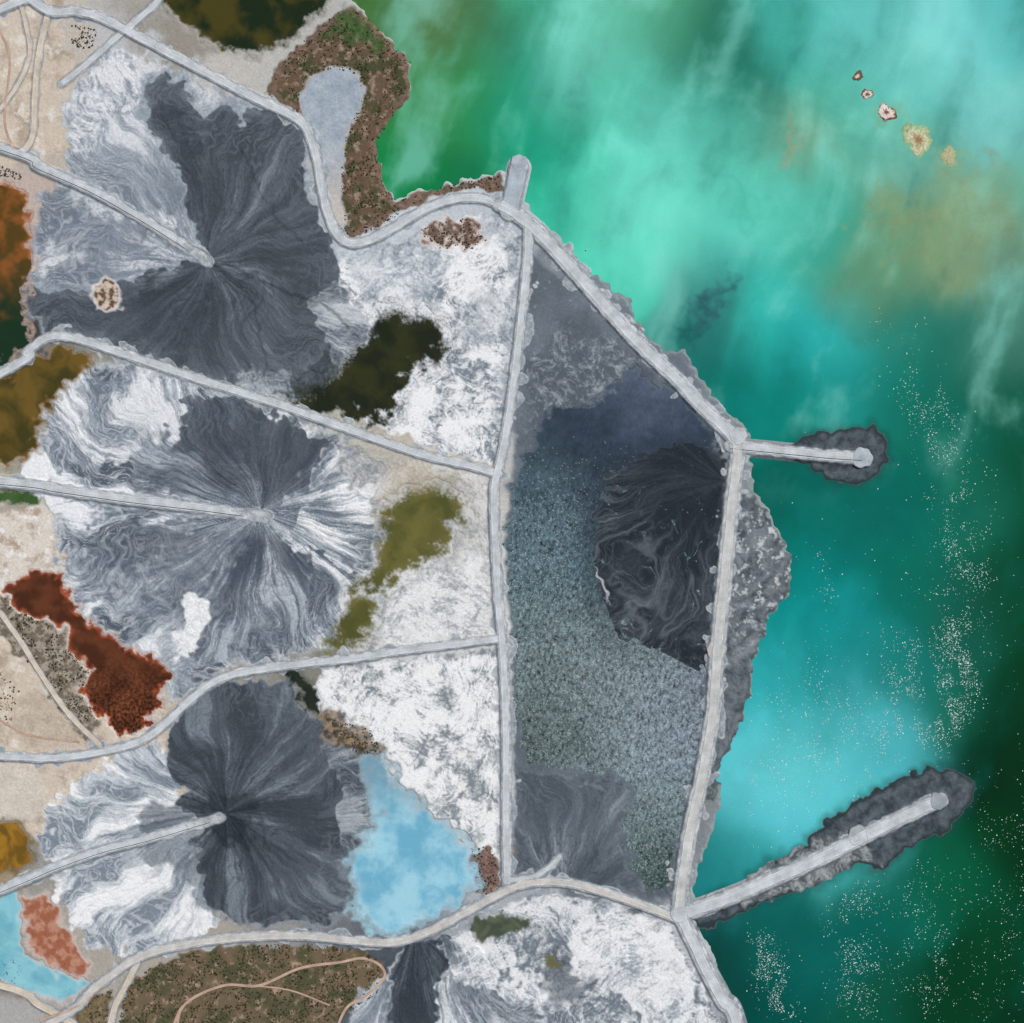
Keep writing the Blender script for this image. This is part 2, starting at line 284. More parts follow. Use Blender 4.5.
wt=(ss(.12,.85,-(st0*.5+st*.14+stc*.5+.3*cl))*(.34*wisp+.16))[:,None];lc=lc*(1-wt)+lin((12,122,104))*wt
# milky haze against the dam
hz=(np.exp(-(((x-640)/60)**2+((y-215)/90)**2))*.30+np.exp(-(((x-780)/80)**2+((y-775)/55)**2))*.22+np.exp(-(((x-960)/90)**2+((y-60)/60)**2))*.22)[:,None]
lc=lc*(1-hz)+lin((132,228,214))*hz
WC[li]=np.clip(lc,0.001,.9)
paintw=lambda reg,fn,soft,op:paint(reg,fn,soft,op,WC)
def blob(cx,cy,rx,ry,rot=0,nn=14):
    o=[];cr_,sr=math.cos(rot),math.sin(rot)
    for j in range(nn):
        a=j/nn*2*math.pi;px,py=rx*math.cos(a),ry*math.sin(a)
        o.append((cx+px*cr_-py*sr,cy+px*sr+py*cr_))
    return o
paintw(region(blob(712,302,9,26,.55),7,5),flat((44,88,94),.25),13,.8)
paintw(region(blob(688,336,14,7,-.4),6,4),flat((20,84,82),.2),9,.65)
paintw(region(blob(905,225,30,24,0),20,8),flat((136,154,108),.14,20),20,.45)
paintw(region(blob(975,215,38,40,.3),22,8),flat((138,158,116),.14,20),24,.42)
paintw(region(blob(791,143,7,24,0),7,5),flat((152,158,122),.15),10,.6)
paintw(region(blob(740,190,4,40,-.5),10,4),flat((64,178,152),.1),9,.35)
for u_,v_,r_2 in ((917,138,24),(949,157,17),(887,113,15)):
    paintw(region(blob(u_,v_,r_2*.7,r_2*.7),5,4),flat((128,178,140),.15),9,.5)
# ------------------------------------------------------------ lake bed relief
idx,d=rL
lev=np.where(d<0,np.maximum(d*.45,-4),np.minimum(d*.6,3)).astype(f32)
s_=ss(8,-2,d)
H[idx]=H[idx]*(1-s_)+(lev+ .0)*s_
lakemask=np.zeros(N,bool);lakemask[idx[d<7]]=True
paint((idx,np.abs(d-1.0)-1.2),flat((150,165,160),.25,6),1.2,.4)
PEN=[(268,95),(280,62),(305,40),(335,14),(350,8),(372,18),(392,42),(411,62),(411,92),(384,130),(377,155),(382,182),(397,201),(440,188),(500,174),(505,193),(470,188),(430,197),(400,214),(375,230),(350,238),(332,228),(318,165),(305,122)]
rP=region(PEN,1.5,1.5)
paint(rP,lambda x,y,d,i:mix(mix((104,86,68),(76,78,52),ss(-.2,.3,fbm(x,y,18,4,46))),(162,140,124),ss(.0,.7,fbm(x,y,8,5,47,.7))),1.6)
paint((rP[0],np.abs(rP[1]+4)-2.6),flat((128,104,94),.25,6),2,.75)
paint(region([(345,10),(372,20),(390,45),(380,55),(355,40),(325,35)],3,3),flat((62,98,50),.3,6),5,.75)
rPad=region([(335,68),(355,74),(365,94),(356,115),(346,135),(342,165),(341,200),(346,225),(335,232),(325,190),(317,150),(304,125),(300,95),(312,75)],1,1)
paint((rPad[0],rPad[1]-2),flat((196,196,196),.1),1.5,.7)
paint(rPad,lambda x,y,d,i:mix(mix((146,160,175),(172,184,194),.5+fbm(x,y,16,5,147,.7)),(196,190,182),ss(130,230,y)),1.5)
paint(region([(742,490),(766,508),(780,540),(792,565),(789,590),(768,620),(758,655),(748,700),(738,740),(722,760),(715,800),(705,800),(715,700),(728,560)],1.5,2,3),
      lambda x,y,d,i:mix(mix(mix((74,84,91),(124,134,140),.5+fbm(x+10*Wa[i],y+10*Wb[i],13,5,49,.66)),(196,202,205),ss(.05,.55,fbm(x,y,11,5,149,.68)+.2*streak(x,y,i,715,600,16,.04,148)[0])*ss(680,590,y)),(60,74,76),ss(-6,0,d)*.7),1.4)
def raise_land(reg,h):
    idx,d=reg;s=ss(3,-3,d);H[idx]=np.maximum(H[idx],-1.5+s*(h+1.5))
def darkbeach(x,y,d,i):
    c=mix((58,67,74),(94,105,112),.5+fbm(x,y,11,5,51,.65))
    return mix(c,(42,58,62),ss(-7,-1,d))
r1=region([(785,448),(800,434),(822,432),(850,428),(872,424),(888,438),(890,458),(880,476),(860,486),(835,484),(815,470),(790,462)],1,1,3)
r2=region([(690,905),(740,885),(765,862),(800,848),(845,806),(880,788),(925,769),(955,768),(972,785),(970,808),(945,832),(905,850),(882,872),(858,866),(840,874),(800,892),(760,905),(720,925),(695,932)],1,1,3)
for r,sc in ((r1,9),(r2,10)):
    paint((r[0],r[1]-3),flat((24,74,68),.2),sc*.7,.6,WC)
    raise_land(r,.9);paint(r,darkbeach,2)
paint(region([(765,862),(800,850),(845,832),(870,850),(880,868),(858,864),(820,882),(780,895),(740,905),(740,888)],3,3,3),mottle((84,94,100),(172,177,177),9,52,.0),3,.8)
# ------------------------------------------------------------ ponds
ponds=[]
def pond(name,pts,fn,level=2.3,big=3,small=2,bill=0,rim=None,rimw=4,sm=1.0,fade=3.0,fk=.85,grow=0):
    idx,d=region(pts,big,small,bill);d=d-grow
    if rim:
        paint((idx,d-rimw),flat(rim,.2,8),rimw*.8,.65)
    s=ss(sm+.8,-sm,d)
    near=d<4
    H[idx[near]]=np.clip(H[idx[near]],level+.35,level+.8)
    H[idx]=H[idx]*(1-s)+(level-1.4)*s
    k=d<6;ii=idx[k]
    fd=(ss(-fade,1.0,d[k]+(1.0+.22*fade)*FN[ii]+.3*fade*wb[ii])*fk)[:,None]      # shallow margin: bed shows through
    WC[ii]=fn(X[ii],Y[ii],d[k],ii)*(1-fd)+C[ii]*fd
    dm=(ss(fade*.9,0,d)*.25*(1-s))[:,None];C[idx]=C[idx]*(1-dm)      # damp margin
    m=s[:,None];kk=s>.01
    C[idx[kk]]=C[idx[kk]]*(1-m[kk])+WC[idx[kk]]*m[kk]
    f=np.zeros(N,bool);f[idx[d<3.0]]=True
    ponds.append((name,f,level))
def pc(c1,c2,edge=None,sc=20,s=60,ew=5,grit=0):
    def f(x,y,d,i):
        c=mix(c1,c2,ss(-.6,.6,fbm(x+14*Wa[i],y+14*Wb[i],sc,4,s,.5)))
        if edge: c=mix(c,edge,ss(-ew,1,d+2*wa[i])*.9)
        if grit: c=np.clip(c*(1+grit*FN[i]*2)[:,None],0,.9)
        return c
    return f
pond('tailings_pond',[(-500,176),(20,182),(30,200),(27,245),(36,262),(22,290),(24,320),(32,345),(0,365),(-500,380)],
  lambda x,y,d,i:mix(mix(mix((86,66,28),(138,86,40),ss(-.4,.5,fbm(x,y,22,4,61))),(28,52,34),ss(240,330,y+20*wa[i])),(180,116,78),ss(-6,1,d)*ss(290,240,y)),rim=(196,172,158),small=3,bill=2)
pond('tailings_pond',[(60,347),(100,354),(80,372),(52,398),(38,430),(34,448),(12,468),(-400,468),(-400,385),(0,378),(35,358)],
  pc((66,62,28),(110,88,38),(146,104,58),30,62,5),rim=(150,140,120),small=3,bill=2)
pond('tailings_pond',[(378,320),(400,315),(430,320),(450,342),(434,360),(412,367),(404,387),(396,412),(372,422),(330,414),(288,402),(298,387),(330,382),(345,362),(366,343)],
  pc((34,40,26),(52,54,28),(74,76,54),26,63,9),big=5,small=3,fade=12,fk=.92,grow=7)
pond('tailings_pond',[(386,508),(402,494),(430,486),(462,500),(462,520),(446,540),(428,558),(408,578),(385,589),(362,588),(350,596),(376,602),(374,620),(356,646),(330,656),(330,640),(345,610),(352,585),(376,560)],
  pc((82,84,42),(112,106,56),(138,132,88),30,64,8),big=4,small=2.5,fade=13,fk=.93,grow=6)
pond('tailings_pond',[(8,590),(30,570),(55,572),(60,585),(78,606),(92,626),(112,636),(140,656),(162,662),(168,672),(158,690),(164,706),(145,730),(122,739),(98,715),(84,690),(94,670),(70,650),(74,632),(42,616),(18,610)],
  lambda x,y,d,i:np.clip(mix(mix((74,42,26),(102,58,36),ss(-.5,.5,fbm(x,y,22,4,65))),(164,84,54),ss(-6,0,d+2.5*wa[i]))*(1+1.3*ss(640,720,y)*np.clip(FN[i],-.5,1))[:,None],0,.9),big=3,small=2.5,bill=3,rim=(205,196,190),fade=2)
pond('tailings_pond',[(-300,488),(30,490),(42,496),(38,504),(20,502),(-300,508)],pc((46,80,40),(80,106,58)),big=1,small=1)
pond('tailings_pond',[(276,672),(300,676),(318,700),(322,716),(305,712),(295,690)],pc((26,36,32),(44,50,38)),big=3,small=2,fade=4,grow=2)
pond('tailings_pond',[(362,758),(376,760),(392,780),(410,796),(434,820),(454,836),(473,840),(476,888),(440,912),(402,936),(375,932),(350,905),(356,876),(352,855),(372,834),(376,812)],
  lambda x,y,d,i:mix(mix(mix((112,176,202),(160,210,226),ss(-.5,.5,fbm(x,y,40,5,66,.62))),(184,219,229),.6*ss(-18,0,d+5*wa[i])),(106,148,170),ss(830,770,y+6*wa[i])*.8),big=4,small=3,bill=4,rim=(150,175,185),fade=12,fk=.85,grow=4)
pond('tailings_pond',[(-400,822),(22,824),(34,842),(34,862),(10,874),(-400,884)],pc((112,84,32),(160,118,40),(140,104,66),18,67,4),rim=(120,110,90),bill=2)
pond('tailings_pond',[(-300,898),(16,890),(24,905),(20,940),(24,955),(60,972),(88,984),(62,1003),(30,992),(-10,972),(-300,970)],pc((110,176,192),(146,202,212),(186,212,216),24,68,5),rim=(190,182,178))
pond('tailings_pond',[(464,932),(470,920),(500,912),(528,918),(522,928),(500,936),(480,938)],pc((70,80,66),(96,102,80),(124,130,118),14,69),big=3,small=2,fade=4,grow=2)
pond('tailings_pond',[(540,958),(556,954),(562,966),(548,970)],pc((90,90,62),(110,106,70)),big=2,small=2,fade=4)
pond('tailings_pond',[(160,-900),(158,2),(172,18),(205,44),(248,58),(278,46),(300,32),(318,16),(330,-5),(320,-900)],
  lambda x,y,d,i:mix(mix((28,42,22),(72,66,26),ss(-.3,.5,fbm(x,y,34,4,70)+ .3*ss(260,210,x))),(86,88,62),ss(-4,1,d)),rim=(170,168,160),fade=5)
P8=[(513,490),(530,442),(552,408),(600,400),(636,366),(690,402),(714,430),(724,452),(721,520),(714,600),(709,680),(702,745),(690,800),(673,865),(668,892),(648,888),(634,876),(622,842),(632,795),(612,768),(590,776),(560,772),(530,764),(517,735),(511,680),(508,600),(506,540)]
pp=[(600,420,(52,63,80)),(660,400,(72,86,106)),(700,440,(56,69,86)),(640,385,(94,105,120)),(550,440,(48,62,74)),(530,480,(70,92,102)),(580,450,(38,48,60)),(560,510,(90,110,120)),
(530,560,(96,116,122)),(580,560,(76,97,104)),(540,640,(102,119,120)),(600,660,(112,127,129)),(650,690,(118,133,136)),(560,710,(105,119,119)),(530,740,(80,92,92)),(690,700,(120,130,142)),(660,760,(126,142,149)),(680,800,(111,126,133)),(640,830,(118,136,136)),(655,870,(56,76,70)),(660,885,(30,50,42))]
def p8(x,y,d,i):
    c=idw(pp,x+18*Wa[i],y+18*Wb[i],36,1.8,True)
    g=rng.normal(size=len(x)).astype(f32)
    wv=pn((x*.95+y*.3)/2.2,(y*.95-x*.3)/4,77);wv2=pn((x*.9+y*.4)/4.5,(y*.9-x*.4)/9,78)
    a=ss(430,540,y)
    c=c*(1+(.24*g+.65*wv+.28*wv2)*(.2+.8*a)+.18*fbm(x,y,9,3,72)+.15*fbm(x*.5,y,22,3,73))[:,None]
    sp=(rng.random(len(x))<.05*a);c[sp]+=.26  # pale specks: sky glints on the ripples put into the water colour
    return np.clip(c,.01,.9)
pond('decant_pond',P8,p8,big=3,small=3,bill=2,fade=5)
DD=[(590,552),(598,520),(602,492),(618,466),(650,450),(690,442),(726,446),(724,520),(716,600),(706,668),(690,674),(668,655),(640,640),(612,642),(604,610),(596,575)]
rD=region(DD,2,2,4)
def ddf(x,y,d,i):
    c=fan(725,480,(42,49,57),(55,62,71),(80,89,98),-.1,s=111,k=4,amp=.8,relief=.3,chn=.25)(x,y,d,i)
    for ox,oy,kk,ff,w_,op in ((705,465,2.2,.008,15,.5),(705,465,5,.014,14,.35),(705,465,9,.03,10,.2)):
        r,cc_,q=fanco(x,y,i,ox,oy,.12)
        ch=1-np.abs(pn((kk+r*ff)*cc_,(kk+r*ff)*q,119+kk))*w_
        c=mix(c,(112,122,131),np.clip(ch,0,1)*op*ss(40,120,r))
    return c
idx,d=rD;s=ss(1.5,-1.5,d);H[idx]=np.maximum(H[idx]*(1-s)+s*2.7,H[idx])
paint(rD,ddf,2)
paint(region([(592,560),(600,575),(608,590),(609,603),(605,590),(598,577)],1,1.5),flat((205,212,216),.1),1,.7)
ri,rd=rD;k=(rd>-1)&(rd<30);ii=ri[k];m=(ss(28,0,rd[k]+5*wa[ii])*.6*ss(720,560,Y[ii]))[:,None];WC[ii]=WC[ii]*(1-m)+lin((42,52,62))*m
LD=[(514,764),(530,770),(560,778),(592,782),(612,770),(634,794),(622,840),(634,876),(648,890),(600,890),(560,876),(516,872)]
ri=region(LD,2,2,5)
s=ss(1.5,-1.5,ri[1]);H[ri[0]]=np.maximum(H[ri[0]],H[ri[0]]*(1-s)+s*2.8)
paint(ri,fan(560,900,(78,88,98),(98,109,119),(136,146,155),-.04,s=171,k=6,amp=.7,relief=.3),2)
# ------------------------------------------------------------ dikes & roads
def smooth(pts,step=1.0):
    P=np.array(pts,float);P=np.vstack([2*P[0]-P[1],P,2*P[-1]-P[-2]]);o=[]
    for i in range(1,len(P)-2):
        L=np.linalg.norm(P[i+1]-P[i]);k=max(2,int(L/step))
        for t in np.arange(k)/k:
            p0,p1,p2,p3=P[i-1:i+3]
            o.append(.5*((2*p1)+(-p0+p2)*t+(2*p0-5*p1+4*p2-p3)*t*t+(-p0+3*p1-3*p2+p3)*t**3))
    o.append(P[-2]);return np.array(o)
# (points, road half width, berm half width, scallop apron, crest height)
DK=[
 ([(-400,160),(0,10),(25,-2),(50,12),(75,12),(100,18),(140,38),(200,70),(250,96),(298,120),(311,140),(318,165),(322,190),(328,215),(338,236),(354,244),(380,236),(410,218),(440,203),(470,198),(495,203),(515,215)],3.3,5.0,4,6.0),
 ([(500,205),(515,214),(535,230),(560,256),(585,284),(615,318),(645,350),(675,378),(700,405),(720,424),(736,441)],4.4,7.4,7,6.4),
 ([(736,438),(737,460),(733,490),(729,530),(723,590),(717,650),(713,710),(703,770),(690,830),(682,880),(678,914)],4.2,7.6,6,6.4),
 ([(730,446),(760,449),(800,453),(830,456),(862,458)],4.0,6.2,0,5.5),
 ([(676,916),(700,908),(735,895),(770,880),(820,858),(860,838),(900,818),(940,800)],5.0,7.6,2,5.6),
 ([(528,226),(527,260),(522,310),(515,370),(508,420),(500,462),(494,490),(495,540),(498,600),(502,640),(505,700),(506,760),(506,820),(507,884)],3.0,5.0,6,6.2),
 ([(-300,520),(0,374),(28,352),(48,338),(72,338),(120,353),(200,380),(280,405),(350,430),(420,454),(470,466),(498,474)],2.8,4.6,5,5.8),
 ([(-300,460),(0,482),(60,490),(130,500),(200,508),(266,517)],3.8,5.6,3,7.5),
 ([(-300,60),(0,148),(40,168),(90,190),(140,218),(180,243),(208,261)],3.2,5.0,3,7.5),
 ([(-300,740),(0,756),(50,758),(100,752),(138,742),(163,726),(188,702),(212,683),(240,673),(300,664),(350,659),(400,651),(450,645),(502,638)],2.8,4.4,4,5.8),
 ([(-300,1010),(0,890),(50,869),(100,851),(150,838),(220,817)],3.2,5.0,3,7.5),
 ([(-60,1080),(60,1018),(95,988),(130,962),(160,950),(205,941),(260,936),(310,936),(360,941),(400,941),(440,926),(480,904),(520,885),(560,882),(600,891),(650,908),(680,920)],3.0,4.8,3,5.8),
 ([(678,912),(692,940),(706,970),(722,1000),(740,1040),(790,1300)],4.4,7.6,5,6.2),
 ([(509,212),(513,195),(519,168)],8.0,9.0,0,6.0),
 ([(48,14),(38,60),(35,100),(33,135),(22,152),(8,150)],2.6,3.4,0,3.6),
 ([(62,84),(85,66),(112,42),(140,18),(165,-8),(200,-80)],2.6,3.6,0,3.8),
 ([(-200,940),(0,985),(40,1005),(80,1030),(140,1090)],3.0,4.0,0,4.2),
 ([(108,1040),(114,1010),(126,985),(138,962)],2.6,3.4,0,3.6),
 ([(0,110),(18,85),(30,55),(26,25),(20,0)],1.8,2.4,0,3.4),
 ([(506,880),(530,878),(548,868),(560,856)],2.0,3.2,4,3.8),
 ([(0,612),(20,640),(45,680),(70,715),(100,745)],2.2,2.8,0,3.4),
]
TRK=[([(180,1060),(178,1020),(190,1000),(225,985),(260,985),(300,968),(340,962),(362,958),(380,965),(384,978),(365,996),(345,1010),(330,1050)],1.2),
     ([(190,1000),(180,1010),(172,1030)],1.0),([(40,1020),(80,1005),(105,985)],1.3),([(250,985),(290,990),(330,1005)],.7),([(0,720),(30,735),(80,742)],1.0),([(14,150),(5,120),(10,60),(0,30)],1.0)]
curves=[smooth(d_[0]) for d_ in DK]
for (pts,rw,bw_,ap,cr0),cv in zip(DK,curves):
    P=cv[::4];P=np.vstack([P,cv[-1:]])
    m0=bw_+26
    D_=np.full(N,999,f32)
    for a,b in zip(P[:-1],P[1:]):
        x0,x1=sorted((a[0],b[0]));y0,y1=sorted((a[1],b[1]))
        if x1<-100 or x0>1120 or y0>1120 or y1<-100: continue
        i0=np.searchsorted(ax,x0-m0);i1=np.searchsorted(ax,x1+m0);j0=np.searchsorted(ax,y0-m0);j1=np.searchsorted(ax,y1+m0)
        sub=D_.reshape(n,n)[j0:j1,i0:i1];xx=XX[j0:j1,i0:i1];yy=YY[j0:j1,i0:i1]
        e=b-a;t=np.clip(((xx-a[0])*e[0]+(yy-a[1])*e[1])/(e@e+1e-9),0,1)
        np.minimum(sub,np.hypot(xx-a[0]-t*e[0],yy-a[1]-t*e[1]),out=sub)
    k=np.nonzero(D_<m0)[0];dd=D_[k]
    if ap:
        da=dd-bw_-ap*(BL[k]*3.4-.7)
        paint((k,da),lambda x,y,d,i:mix((130,141,151),(174,183,190),.5+fbm(x,y,8,4,80,.6)),1.0,.85)
        paint((k,np.abs(da+.5)-.45),flat((210,214,216),.1,7,80),.6,.6)
        inl=da<0;H[k[inl]]=np.maximum(H[k[inl]],3.0)
    DK_d=dd+wa[k]*1.2
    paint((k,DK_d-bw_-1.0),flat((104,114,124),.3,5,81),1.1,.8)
    paint((k,DK_d-bw_),lambda x,y,d,i:mix((148,157,165),(204,207,209),.5+.9*fbm(x,y,10,4,82,.65)),.9,.95)
    H[k]=np.maximum(H[k],cr0-np.maximum(0,dd-bw_+.5)*1.5)
g=np.zeros(N,f32);g[ci]=rng.normal(size=len(ci))
C*= (1+.08*FN+.05*g)[:,None]
lu=C.mean(1,keepdims=True);C=lu+(C-lu)*.93;C*=np.array([1.02,1.0,.98],f32);C=np.clip(C,.004,.84)
H+=.08*FN+.25*wa*(H>2.9)
# ------------------------------------------------------------ materials
def attr_mat(name,rough=.95,water=False,spec=.2):
    m=bpy.data.materials.new(name);m.use_nodes=True;nt=m.node_tree;nd=nt.nodes;lk=nt.links
    b=nd['Principled BSDF'];a=nd.new('ShaderNodeAttribute');a.attribute_name='Col'
    tc=nd.new('ShaderNodeTexCoord')
    n1=nd.new('ShaderNodeTexNoise');n1.inputs['Scale'].default_value=.42 if not water else .3;n1.inputs['Detail'].default_value=3;n1.inputs['Roughness'].default_value=.7
    lk.new(tc.outputs['Object'],n1.inputs['Vector'])
    mr=nd.new('ShaderNodeMapRange');mr.inputs['From Min'].default_value=.25;mr.inputs['From Max'].default_value=.75
    k=.16 if not water else .06
    mr.inputs['To Min'].default_value=1-k;mr.inputs['To Max'].default_value=1+k
    lk.new(n1.outputs['Fac'],mr.inputs['Value'])
    mx=nd.new('ShaderNodeVectorMath');mx.operation='SCALE'
    lk.new(a.outputs['Color'],mx.inputs[0]);lk.new(mr.outputs['Result'],mx.inputs['Scale'])
    lk.new(mx.outputs['Vector'],b.inputs['Base Color'])
    bp=nd.new('ShaderNodeBump');bp.inputs['Strength'].default_value=.35 if not water else .3;bp.inputs['Distance'].default_value=.6 if not water else .5
    lk.new(n1.outputs['Fac'],bp.inputs['Height']);lk.new(bp.outputs['Normal'],b.inputs['Normal'])
    b.inputs['Roughness'].default_value=rough
    b.inputs['Specular IOR Level'].default_value=spec
    if water: b.inputs['IOR'].default_value=1.33
    return m
mt=attr_mat('tailings_soil',1.0,spec=.0);mw=attr_mat('pond_water',.22,True,spec=.5);mr_=attr_mat('gravel_road',1.0,spec=0)
# ------------------------------------------------------------ meshes
col=bpy.context.scene.collection
def mk(name,co,quads,colr,mat,smooth_=True):
    me=bpy.data.meshes.new(name)
    me.vertices.add(len(co));me.vertices.foreach_set('co',np.ascontiguousarray(co,dtype=f32).ravel())
    nf=len(quads);k=quads.shape[1]
    me.loops.add(nf*k);me.loops.foreach_set('vertex_index',quads.astype(np.int32).ravel())
    me.polygons.add(nf);me.polygons.foreach_set('loop_start',np.arange(0,nf*k,k,dtype=np.int32))
    try: me.polygons.foreach_set('loop_total',np.full(nf,k,dtype=np.int32))
    except Exception: pass
    if smooth_: me.polygons.foreach_set('use_smooth',np.ones(nf,bool))
    at=me.attributes.new('Col','FLOAT_COLOR','POINT')
    c4=np.ones((len(co),4),f32);c4[:,:3]=colr;at.data.foreach_set('color',c4.ravel())
    me.update(calc_edges=True)
    me.materials.append(mat)
    o=bpy.data.objects.new(name,me);col.objects.link(o);return o
I=np.arange(n-1);JJ,II=np.meshgrid(I,I,indexing='ij')
v0=(JJ*n+II).ravel()
Q=np.stack([v0,v0+n,v0+n+1,v0+1],1)
co=np.stack([wx(X),wy(Y),H],1)
mk('terrain',co,Q,C,mt)
def sheet(name,fm,z,mat):
    q=Q[fm[Q].any(1)];us,inv=np.unique(q,return_inverse=True)
    cc=co[us].copy();cc[:,2]=z
    return mk(name,cc,inv.reshape(q.shape),WC[us],mat)
sheet('lake_water',lakemask,0.0,mw)
for nm,f,z in ponds: sheet(nm,f,z,mw)
def ribbon(name,cv,hw,z0,base,edge,berm=.45):
    cv=cv[(cv[:,0]>-600)&(cv[:,0]<1400)&(cv[:,1]>-600)&(cv[:,1]<1500)]
    t=np.gradient(cv,axis=0);t/=np.linalg.norm(t,axis=1)[:,None]+1e-9
    nr=np.stack([-t[:,1],t[:,0]],1);L=len(cv)
    T_=np.array([-1.25,-1.08,-.94,-.8,-.45,-.15,.15,.45,.8,.94,1.08,1.25]);Z=np.array([-1.5,.15,berm,.12,.2,.26,.26,.2,.12,berm,.15,-1.5])
    s=np.arange(L,dtype=f32)
    wl=hw*(1+.14*fbm(s,s*0+3.3,12,3,int(hw*7)));wr=hw*(1+.14*fbm(s,s*0+8.3,12,3,int(hw*9)))
    V=[];K=[]
    for tt,zz in zip(T_,Z):
        w=np.where(tt<0,wl,wr)*tt
        p=cv+nr*w[:,None]
        pu=p[:,0].astype(f32);pv=p[:,1].astype(f32)
        V.append(np.stack([wx(pu),wy(pv),np.full(L,z0+zz)],1))
        en=ss(-.5,.5,fbm(pu,pv,16,3,86+(tt>0)*4)) if .9<abs(tt)<1.0 else np.zeros(L,f32)
        tr=.8 if abs(abs(tt)-.45)<.01 else 0.
        c=mix(base,edge,en)
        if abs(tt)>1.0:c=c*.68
        c=c*(1+.08*tr)*(1+.28*fbm(pu,pv,13,5,85,.65))[:,None]
        K.append(c)
    V=np.stack(V,1).reshape(-1,3);K=np.clip(np.stack(K,1).reshape(-1,3),0.01,.84)
    m=len(T_);a=(np.arange(L-1)[:,None]*m+np.arange(m-1)[None]).ravel()
    return mk(name,V,np.stack([a,a+1,a+m+1,a+m],1),K,mr_)
for j,((pts,rw,bw_,ap,cr0),cv) in enumerate(zip(DK,curves)):
    b=(194,199,202);e=(228,229,229)
    if j in (14,16,18,20,17): b=(205,193,176);e=(220,211,198)
    if j==2: b=(194,195,193);e=(230,222,210)
    if j==11: b=(198,195,189)
    if j==13: b=(168,178,186);e=(186,195,202)
    ribbon('access_road' if j not in(3,4,13) else 'jetty_road',cv,rw,cr0+.12+.013*j,b,e)
def Hs(u,v):
    i=np.clip(np.searchsorted(ax,u),0,n-1);j=np.clip(np.searchsorted(ax,v),0,n-1);return H[j*n+i]
for pts,hw in TRK:
    cv=smooth(pts);o=ribbon('dirt_track',cv,hw,0,(186,158,140),(198,172,156),.3)
    me=o.data;k=len(me.vertices);a=np.empty(k*3,f32);me.vertices.foreach_get('co',a);a=a.reshape(-1,3)
    a[:,2]+=Hs(a[:,0]/M+512,511.5-a[:,1]/M)+.35;me.vertices.foreach_set('co',a.ravel());me.update()
def pad(name,u,v,r,z,c,seed):
    k=72;R=14;V=[(wx(u),wy(v),z+.25)];rim=[0]
    for j in range(1,R+1):
        for i in range(k):
            a=i/k*2*math.pi;q=r*j/R*(1+.06*math.sin(3*a+seed)+.04*math.sin(7*a+2*seed)+.03*math.sin(4*a+5*seed))
            V.append((wx(u+q*math.cos(a)),wy(v+q*math.sin(a)),z+(.25 if j<R-2 else (.45 if j==R-2 else (.1 if j==R-1 else -2.0)))));rim.append(j)
    V=np.array(V);pu=(V[:,0]/M+512).astype(f32);pv=(511.5-V[:,1]/M).astype(f32);rim=np.array(rim)
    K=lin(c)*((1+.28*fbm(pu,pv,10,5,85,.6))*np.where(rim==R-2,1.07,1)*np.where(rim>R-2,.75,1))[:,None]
    q=[]
    for j in range(R-1):
        for i in range(k):
            a=1+j*k+i;b=1+j*k+(i+1)%k;q.append((a,b,b+k,a+k))
    for i in range(0,k,2): q.append((0,1+(i+2)%k,1+(i+1)%k,1+i))
    return mk(name,V,np.array(q),np.clip(K,.01,.84),mr_)
pad('turning_pad',862,458,10.5,5.85,(178,187,192),1)
pad('turning_pad',938,801,9,5.95,(152,161,167),2)
pad('turning_pad',519,163,8.4,6.35,(168,178,186),3)
pad('turning_pad',738,436,9,6.75,(192,197,200),4)
pad('turning_pad',679,914,9,6.8,(192,197,200),5)
pad('turning_pad',858,836,11,5.65,(166,173,177),6)
pad('turning_pad',732,508,9,6.1,(170,179,185),7)
pad('turning_pad',716,650,10,6.1,(188,184,176),8)
def island(u,v,r,seed,cols,h=1.6):
    k=48;R=12;V=[];K=[];q=[]
    r2=np.random.default_rng(seed);ph=r2.random(5)*6.28
    for j in range(R+1):
        f=j/R
        for i in range(k):
            a=i/k*2*math.pi
            w=1+.16*math.sin(2*a+ph[0])+.12*math.sin(3*a+ph[1])+.08*math.sin(5*a+ph[2])+.05*math.sin(9*a+ph[3])
            rr=r*f*w+.001
            V.append((wx(u+rr*math.cos(a)),wy(v+rr*math.sin(a)),h*(1-f**1.6)-.25+.15*r2.normal()*(1-f)))
            t=min(.999,max(0,f+.07*r2.normal()+.12*math.sin(a+ph[4])));c=lin(cols[int(t*len(cols))])*(1+.15*r2.normal());K.append(np.clip(c,.01,.85))
    for j in range(R):
        for i in range(k):
            a=j*k+i;b=j*k+(i+1)%k;q.append((a,b,b+k,a+k))
    return mk('small_island',np.array(V),np.array(q),np.array(K),mt)
pk=(226,210,202);br=(126,88,70);tn=(186,178,142)
island(858,76,5.5,1,[pk,br,(90,90,70)]);island(867,94,6,2,[br,pk,br]);island(887,113,9.5,3,[br,pk,pk,(120,80,60)])
island(917,138,17,4,[(160,130,96),tn,(204,202,170),(172,186,140),(136,176,140)]);island(949,157,11,5,[tn,(176,176,136),(146,170,132)],.9)
